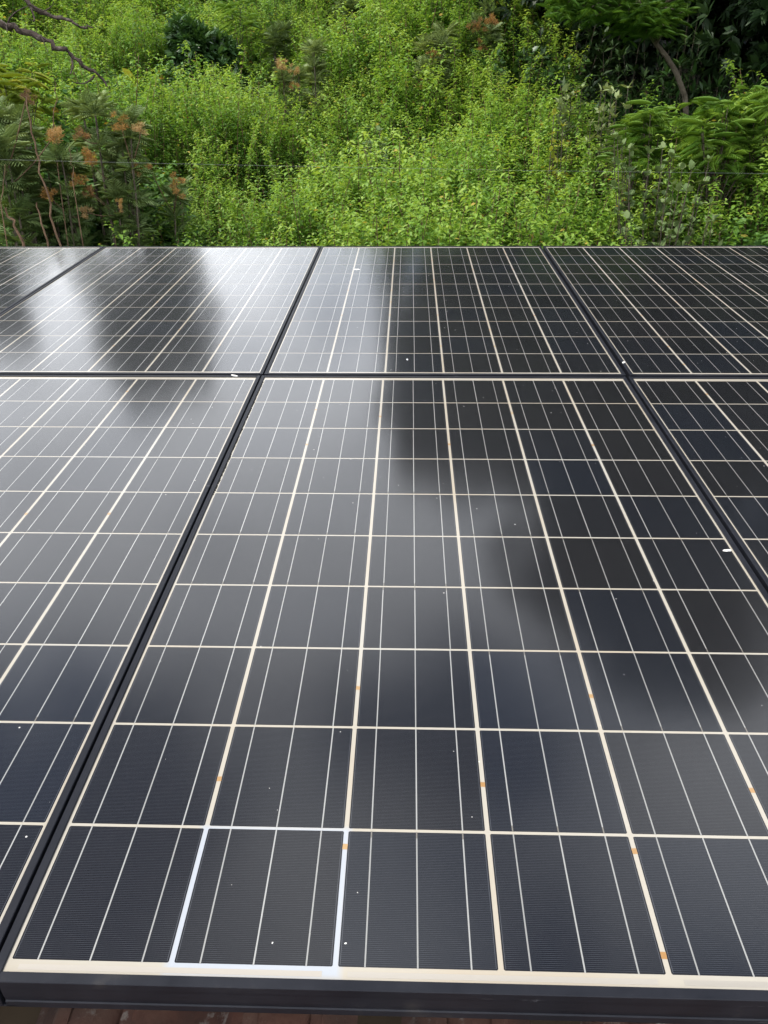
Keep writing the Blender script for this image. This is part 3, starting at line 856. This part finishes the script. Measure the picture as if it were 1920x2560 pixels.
# feathery plants
def frond_plant(name, label, base, tips, L, mat, seed, per=8, cat='shrub', group=None, trunk=None, tint=0.55, spread=1.0, down=0.15, part='frond_crown'):
    """Stems from base to each tip; each tip carries a rosette of long feathery fronds."""
    g = np.random.default_rng(seed)
    base = np.array(base, float)
    T, C = Leaves(), Leaves()
    start = np.zeros(3)
    if trunk is not None:
        tp = np.array(trunk, float) - base[None]
        T.tube(tp, np.linspace(0.034, 0.016, len(tp)), 0, 8)
    if trunk is None:
        cc = np.mean(np.array(tips), 0) - base
        start = cc * np.array((.6, .6, .45))
        branchy(T, (0, 0, -.1), start, 0.015, 0.010, (0, 0, 0), g, 5, 0, 6)
    for tip in tips:
        tip = np.array(tip, float) - base
        s = start
        if trunk is not None:
            s = tp[int(np.argmin(np.linalg.norm(tp - tip[None], axis=1)))]
        branchy(T, s, tip, 0.016 if trunk is not None else 0.006, 0.004, (0, 0, 0.06), g, 5, 0, 5)
        n = per
        th = g.uniform(0, 2 * math.pi, n); el = g.uniform(0.0, 0.9, n)
        D = np.stack([np.cos(th) * spread, np.sin(th) * spread, el], 1); D[:, 2] -= down
        U = np.tile(UP, (n, 1)) + g.normal(0, .15, (n, 3))
        C.add(np.tile(tip, (n, 1)) + g.normal(0, .03, (n, 3)), D, U, L * g.uniform(.7, 1.15, n), np.clip(tint + g.normal(0, .15, n), 0, 1), FROND, 0, 1.0)
    t = thing(name, label, cat, tuple(base), group)
    link_obj('trunk' if trunk is not None else 'stem', T.mesh(name + '_stem', [MAT_BARK], True), t)
    link_obj('crown' if trunk is not None else 'foliage', C.mesh(name + '_crown', [mat]), t)
    return t
g0 = np.random.default_rng(5)
def scatter(boxes, d, n, jit=0.35):
    out = []
    for k in range(n):
        x0, y0, x1, y1 = boxes[k % len(boxes)]
        out.append(tuple(at(g0.uniform(x0, x1), g0.uniform(y0, y1), d + g0.uniform(-jit, jit))))
    return out
tb = at(1716, 300, 9.3)
trunk = [(tb.x, tb.y, ground_z(tb.x, tb.y) - .2)] + [tuple(at(px, py, 9.3)) for px, py in ((1716, 300), (1712, 240), (1690, 180), (1665, 140), (1640, 110), (1610, 60), (1590, 5), (1575, -60))]
frond_plant('feathery_tree', 'slender feathery tree with a bent trunk at upper right', (tb.x, tb.y, ground_z(tb.x, tb.y)),
            scatter([(1380, -90, 1720, 40), (1400, -40, 1560, 45), (1540, 20, 1690, 85)], 9.2, 220, 0.6), 0.17, LEAF_FERN, 61, per=7, cat='tree', trunk=trunk, tint=0.40)
for (boxes, d, n, L, sd, lab, tint) in (
        ([(1750, 300, 1870, 360), (1770, 255, 1860, 300), (1740, 340, 1870, 400), (1730, 390, 1880, 440)], 7.5, 40, 0.22, 62, 'bright feathery sapling in front of the dark trees at right', 0.75),
        ([(1870, 225, 1950, 280), (1880, 270, 1950, 340), (1870, 340, 1950, 430)], 7.5, 24, 0.22, 63, 'bright feathery sapling cut by the right edge', 0.75),
        ([(1630, 280, 1710, 340), (1600, 265, 1640, 300), (1600, 330, 1700, 390), (1600, 380, 1690, 430)], 7.7, 22, 0.22, 64, 'feathery sapling beside the foot of the bent trunk', 0.7),
        ([(1540, 310, 1620, 350), (1530, 350, 1610, 400)], 7.8, 12, 0.20, 65, 'low feathery sapling among the grey-leaved shrubs', 0.6)):
    tips = scatter(boxes, d, n, 0.2)
    c = np.mean(np.array(tips), 0)
    frond_plant('feathery_sapling', lab, (c[0], c[1] + .1, ground_z(c[0], c[1])), tips, L, LEAF_FERN, sd, per=6, group='feathery saplings', tint=tint)
    CLEAR.append((c[0], c[1], 0.15))
tips = scatter([(-20, 140, 60, 250), (20, 180, 95, 270)], 7.6, 12, 0.25)
c = np.mean(np.array(tips), 0)
frond_plant('yellow_feathery_shrub', 'yellowish feathery shrub at the left edge above the dark lobed shrub', (c[0], c[1], ground_z(c[0], c[1])), tips, 0.21, LEAF_YEL, 66, per=9, tint=0.5)
CLEAR.append((c[0], c[1] - .4, 0.4))
tips = scatter([(575, 15, 625, 70)], weed_depth(600, 95), 6, 0.2)
c = np.mean(np.array(tips), 0)
frond_plant('feathery_sapling', 'pale feathery sapling at the top edge right of the round bush', (c[0], c[1], ground_z(c[0], c[1])), tips, 0.24, LEAF_FERN, 67, per=6, group='feathery saplings', tint=0.7)

# grey, felt-leaved shrubs and big-leaf plants
def leafy_shrub(name, label, px, py, d, w, nst, L, mat, tpl, seed, tint=0.6, per=5, cat='shrub', group=None, fill=0.45):
    loc, hgt = on_ground(px, py, d)
    g = np.random.default_rng(seed)
    T, C = Leaves(), Leaves()
    for k in range(nst):
        th = g.uniform(0, 2 * math.pi); r = w * math.sqrt(g.random())
        tip = (math.cos(th) * r, math.sin(th) * r, hgt * g.uniform(1 - fill, 1.0))
        pts = branchy(T, (0, 0, -.1), tip, 0.008, 0.003, (math.cos(th) * .05, math.sin(th) * .05, .0), g, 10, 0, 5)
        for q in range(2, 11):
            whorl(C, pts[q], pts[q] - pts[q - 1], g, per, L * (1 - 0.03 * (q - 2)), tpl, tint + 0.04 * (q - 7), 0, 1.0)
    t = thing(name, label, cat, loc, group)
    link_obj('stem', T.mesh(name + '_stem', [MAT_BARK], True), t)
    link_obj('foliage', C.mesh(name + '_foliage', [mat]), t)
    CLEAR.append((loc[0], loc[1] - .05, w * 0.5))
leafy_shrub('grey_leaved_shrub', 'pale grey-leaved shrub at the edge of the dark trees', 1425, 178, 8.7, 0.22, 9, 0.12, LEAF_GREY, OVATE, 71, 0.8, group='grey-leaved shrubs')
leafy_shrub('grey_leaved_shrub', 'grey-green broad-leaved shrub spreading in front of the saplings', 1670, 335, 6.9, 0.42, 30, 0.085, LEAF_GREY, ROUND, 72, 0.45, 5, group='grey-leaved shrubs')
leafy_shrub('grey_leaved_shrub', 'grey-leaved sprig rising above the weeds near the right edge', 1815, 372, 6.7, 0.10, 4, 0.085, LEAF_GREY, OVATE, 73, 0.6, 4, group='grey-leaved shrubs')
leafy_shrub('grey_leaved_shrub', 'patch of dull grey-green leaves in the middle of the slope', 1000, 325, weed_depth(1000, 400) - 0.45, 0.45, 16, 0.075, LEAF_GREY, ROUND, 74, 0.25, 4, group='grey-leaved shrubs', fill=.3)
leafy_shrub('grey_leaved_shrub', 'pale shrub with yellowish tips left of the bent trunk', 1535, 190, 8.3, 0.26, 14, 0.105, LEAF_GREY, OVATE, 75, 0.95, group='grey-leaved shrubs')
leafy_shrub('grey_leaved_shrub', 'yellowish spire of small leaves below the pale grey shrub', 1395, 250, 8.0, 0.12, 6, 0.075, LEAF_YEL, OVATE, 76, 0.8, group='grey-leaved shrubs')
leafy_shrub('big_leaf_plant', 'plant with large drooping lime leaves, the left one of two', 327, 182, weed_depth(327, 235), 0.10, 3, 0.17, LEAF_YEL, ROUND, 77, 0.6, 3, 'plant', 'lime big-leaf plants')
leafy_shrub('big_leaf_plant', 'plant with large drooping lime leaves, the right one of two', 395, 186, weed_depth(395, 235), 0.13, 4, 0.16, LEAF_YEL, ROUND, 78, 0.65, 3, 'plant', 'lime big-leaf plants')
leafy_shrub('broad_leaf_bush', 'dark broad-leaved bush under the dark trees left of the bent trunk', 1590, 215, 9.9, 0.5, 26, 0.17, LEAF_SHRUB, LANCE, 79, 0.35, 6, 'bush')
leafy_shrub('broad_leaf_bush', 'dark broad-leaved bush right of the bent trunk', 1790, 165, 9.9, 0.55, 26, 0.19, LEAF_SHRUB, LANCE, 80, 0.3, 6, 'bush')
leafy_shrub('vine_bush', 'deep green leafy bush covering the foot of the shadowy tree', 1330, 130, 11.0, 0.8, 36, 0.10, LEAF_SHRUB, ROUND, 81, 0.5, 6, 'bush')

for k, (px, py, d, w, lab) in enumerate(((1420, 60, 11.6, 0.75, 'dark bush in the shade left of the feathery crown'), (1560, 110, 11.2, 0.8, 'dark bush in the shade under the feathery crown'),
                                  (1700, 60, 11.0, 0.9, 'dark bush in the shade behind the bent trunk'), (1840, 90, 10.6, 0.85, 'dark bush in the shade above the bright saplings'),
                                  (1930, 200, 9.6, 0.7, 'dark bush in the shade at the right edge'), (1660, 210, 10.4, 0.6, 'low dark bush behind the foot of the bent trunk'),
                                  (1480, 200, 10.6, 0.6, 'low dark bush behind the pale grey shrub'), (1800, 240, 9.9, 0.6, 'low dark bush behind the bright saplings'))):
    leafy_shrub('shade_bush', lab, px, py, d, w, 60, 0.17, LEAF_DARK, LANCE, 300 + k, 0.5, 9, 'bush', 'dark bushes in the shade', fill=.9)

# bare branches hanging in from the left, dry stalks, fence wire
def dead_branch(label, pts, rads, twigs, d, seed):
    g = np.random.default_rng(seed)
    W = np.array([tuple(at(px, py, d + dd)) for px, py, dd in pts])
    B = Leaves()
    dense, rr = [], []
    for i in range(len(W) - 1):
        for k in range(4):
            t = k / 4
            dense.append(W[i] * (1 - t) + W[i + 1] * t + g.normal(0, .012, 3)); rr.append((rads[i] * (1 - t) + rads[i + 1] * t) * g.uniform(.85, 1.15))
    dense.append(W[-1]); rr.append(rads[-1])
    base = dense[0].copy()
    B.tube(np.array(dense) - base, rr, 0, 7)
    t = thing('dead_branch', label, 'branch', tuple(base), 'bare dead branches')
    link_obj('limb', B.mesh('dead_limb', [MAT_DEAD], True), t)
    for (px, py, qx, qy) in twigs:
        b = Leaves()
        a, c = np.array(at(px, py, d)), np.array(at(qx, qy, d - .15))
        branchy(b, a - base, c - base, 0.010, 0.003, (g.normal(0, .04), 0, g.normal(0, .04)), g, 7, 0, 5)
        link_obj('twig', b.mesh('twig', [MAT_DEAD], True), t)
dead_branch('longest bare grey branch slanting down from the left edge', [(-40, 48, 0), (12, 62, 0), (60, 82, 0), (130, 103, 0), (175, 140, 0), (215, 165, 0), (250, 195, 0), (268, 216, 0)],
            [.034, .031, .028, .024, .020, .016, .012, .006], [(12, 60, 18, 80), (20, 62, 70, 15), (105, 97, 120, 130), (180, 145, 172, 185), (235, 190, 180, 205)], 7.9, 81)
dead_branch('shorter bare branch above the longest one at upper left', [(20, -30, 0), (75, 12, 0), (120, 35, 0), (165, 50, 0), (205, 66, 0), (232, 70, 0)],
            [.024, .021, .018, .015, .012, .006], [(60, 0, 135, 3), (75, 12, 70, 45)], 8.3, 82)
def stalk(label, pts, r, d, seed):
    g = np.random.default_rng(seed)
    W = [np.array(at(px, py, d)) for px, py in pts]
    foot = W[-1].copy(); foot[2] = ground_z(foot[0], foot[1]) - .1
    W.append(foot)
    base = foot.copy(); base[2] += .1
    B = Leaves()
    dense = []
    for i in range(len(W) - 1):
        for k in range(4):
            dense.append(W[i] * (1 - k / 4) + W[i + 1] * k / 4 + g.normal(0, .006, 3))
    dense.append(W[-1])
    B.tube(np.array(dense) - base, np.linspace(r * .5, r, len(dense)), 0, 6)
    o = link_obj('dry_stalk', B.mesh('dry_stalk', [MAT_STALK], True))
    o.location = base
    tag(o, label, 'stalk', 'dry brown stalks at left')
stalk('longest dry brown stalk leaning right across the left shrubs', [(65, 240), (80, 330), (105, 430), (128, 540), (150, 615)], .008, 5.5, 1)
stalk('dry stalk left of the longest one, low in the corner', [(92, 505), (105, 560), (122, 615)], .008, 5.6, 2)
stalk('thick brown stalk in the bottom left corner of the thicket', [(12, 520), (35, 560), (60, 620)], .012, 5.6, 3)
stalk('thin dry stalk at the very left edge', [(15, 415), (6, 470), (2, 520)], .004, 5.5, 4)
stalk('thin upright dry stalk above the orange flower heads', [(137, 195), (140, 260), (130, 320)], .004, 6.0, 5)
stalk('pale thin stalk right of the longest dry stalk', [(170, 360), (178, 410), (186, 450)], .0035, 5.9, 6)
wv = [tuple(at(px, py, 5.0)) for px, py in ((-900, 372), (0, 399), (420, 409), (960, 420), (1300, 426), (1920, 434), (2800, 440))]
B = Leaves(); B.tube(np.array(wv), [0.0004] * len(wv), 0, 6)
o = link_obj('fence_wire', B.mesh('fence_wire', [MAT_WIRE], True))
tag(o, 'thin grey wire stretched across in front of the weeds', 'wire')

# ------------------------------------------------------------------ weeds
sites, creep = [], []
def ok(x, y, s):
    for (cx, cy, r) in CLEAR:
        if (x - cx) ** 2 + (y - cy) ** 2 < r * r:
            return False
    return True
y = 5.3
while y < 19.5:
    sp = 0.23 + 0.010 * (y - 5)
    half = 3.0 + 0.52 * (y + 0.6)
    x = -half
    while x < half:
        qx, qy = x + rnd.uniform(-.45, .45) * sp, y + rnd.uniform(-.45, .45) * sp
        f = fractal(qx, qy)
        f2 = fractal(qx * 2.3 + 4, qy * 2.3, 2.0)
        dense = 0.97 if f2 > -0.6 else 0.7
        if qy > 8.6 and qx > 2.15 + 0.16 * (qy - 8.6):
            dense = 0.0
        if rnd.random() < dense and ok(qx, qy, 1):
            s = 0.95 + 0.20 * f + 0.24 * f2 + rnd.uniform(-.13, .13)
            if qy < 6.2:
                s *= 0.92
            f3 = fractal(qx * 1.1 + 9, qy * 1.2 + 3, 5.0)
            (creep if (f3 > 0.52 or (f3 > 0.38 and rnd.random() < .5)) else sites).append((qx, qy, max(0.5, s)))
        x += sp
    y += sp * 0.9
def az_in(x, y):
    dx, dy = x - EYE.x, y - EYE.y
    return abs(dx / dy) < 0.53
near_sites = sorted([s for s in sites if s[1] < 7.0 and az_in(s[0], s[1])], key=lambda s: s[1])[:170]
ns = set(near_sites)
far_sites = [s for s in sites if s not in ns]
protos = []
for k, (x, y, s) in enumerate(near_sites):
    me = WEEDS[k % len(WEEDS)]
    o = link_obj('leafy_weed', me)
    o.location = (x, y, ground_z(x, y))
    o.rotation_euler = (rad(rnd.uniform(-6, 6)), rad(rnd.uniform(-6, 6)), rnd.uniform(0, 6.28))
    o.scale = (s * rnd.uniform(.9, 1.1), s * rnd.uniform(.9, 1.1), s)
    u = 960 + 1995.58 * (x - EYE.x) / (y - EYE.y)
    where = ('the leftmost back row panel' if u < 256 else 'the back row panel left of the middle' if u < 800 else 'the middle back row panel' if u < 1357 else 'the right back row panel')
    tag(o, 'leafy weed just behind ' + where, 'weed', 'leafy weeds behind ' + where)
    if k < len(WEEDS):
        protos.append(o)

def thicket(name, pts, srcs):
    me = bpy.data.meshes.new(name)
    n = len(pts)
    me.vertices.add(n)
    me.vertices.foreach_set('co', np.array([(x, y, ground_z(x, y)) for x, y, s in pts], dtype=np.float32).ravel())
    def attr(nm, ty, vals, key='value'):
        a = me.attributes.new(nm, ty, 'POINT'); a.data.foreach_set(key, vals)
    g = np.random.default_rng(3)
    rv = np.stack([g.uniform(-.12, .12, n), g.uniform(-.12, .12, n), g.uniform(0, 6.28, n)], 1).astype(np.float32)
    sv = np.array([(s * g.uniform(.9, 1.15), s * g.uniform(.9, 1.15), s) for _, _, s in pts], dtype=np.float32)
    attr('rv', 'FLOAT_VECTOR', rv.ravel(), 'vector')
    attr('sv', 'FLOAT_VECTOR', sv.ravel(), 'vector')
    attr('pick', 'INT', g.integers(0, len(srcs), n).astype(np.int32))
    me.update()
    o = link_obj(name, me)
    ng = bpy.data.node_groups.new(name, 'GeometryNodeTree')
    ng.interface.new_socket('Geometry', in_out='INPUT', socket_type='NodeSocketGeometry')
    ng.interface.new_socket('Geometry', in_out='OUTPUT', socket_type='NodeSocketGeometry')
    gi, go = ng.nodes.new('NodeGroupInput'), ng.nodes.new('NodeGroupOutput')
    iop = ng.nodes.new('GeometryNodeInstanceOnPoints')
    jn = ng.nodes.new('GeometryNodeJoinGeometry')
    for s in srcs:
        oi = ng.nodes.new('GeometryNodeObjectInfo')
        oi.transform_space = 'ORIGINAL'
        oi.inputs['Object'].default_value = s
        oi.inputs['As Instance'].default_value = True
        ng.links.new(oi.outputs['Geometry'], jn.inputs[0])
    m2p = ng.nodes.new('GeometryNodeMeshToPoints')
    ng.links.new(gi.outputs[0], m2p.inputs['Mesh'])
    ng.links.new(m2p.outputs[0], iop.inputs['Points'])
    ng.links.new(jn.outputs[0], iop.inputs['Instance'])
    iop.inputs['Pick Instance'].default_value = True
    def na(nm, ty):
        a = ng.nodes.new('GeometryNodeInputNamedAttribute'); a.data_type = ty; a.inputs[0].default_value = nm
        return a.outputs[0]
    ng.links.new(na('pick', 'INT'), iop.inputs['Instance Index'])
    e2r = ng.nodes.new('FunctionNodeEulerToRotation')
    ng.links.new(na('rv', 'FLOAT_VECTOR'), e2r.inputs[0])
    ng.links.new(e2r.outputs[0], iop.inputs['Rotation'])
    ng.links.new(na('sv', 'FLOAT_VECTOR'), iop.inputs['Scale'])
    ng.links.new(iop.outputs[0], go.inputs[0])
    mod = o.modifiers.new('scatter', 'NODES')
    mod.node_group = ng
    return o
cnear = sorted([c for c in creep if c[1] < 8.5 and az_in(c[0], c[1])], key=lambda c: c[1])[:24]
cprotos = []
for k, (x, y, s) in enumerate(cnear):
    o = link_obj('creeping_weed', CREEPERS[k % 3])
    o.location = (x, y, ground_z(x, y)); o.rotation_euler = (0, 0, rnd.uniform(0, 6.28)); o.scale = (s, s, s)
    tag(o, 'darker green round-leaved creeper growing low among the leafy weeds', 'creeper', 'round-leaved creepers among the weeds')
    if k < 3:
        cprotos.append(o)
cs = set(cnear)
ct = thicket('creeper_cover', [c for c in creep if c not in cs], cprotos)
tag(ct, 'darker green patches of round-leaved creeper spread over the slope', 'creeper', kind='stuff')
th = thicket('weed_thicket', far_sites, protos)
tag(th, 'dense bright green thicket of leafy weeds covering the slope', 'weeds', kind='stuff')
print('near', len(near_sites), 'far', len(far_sites))
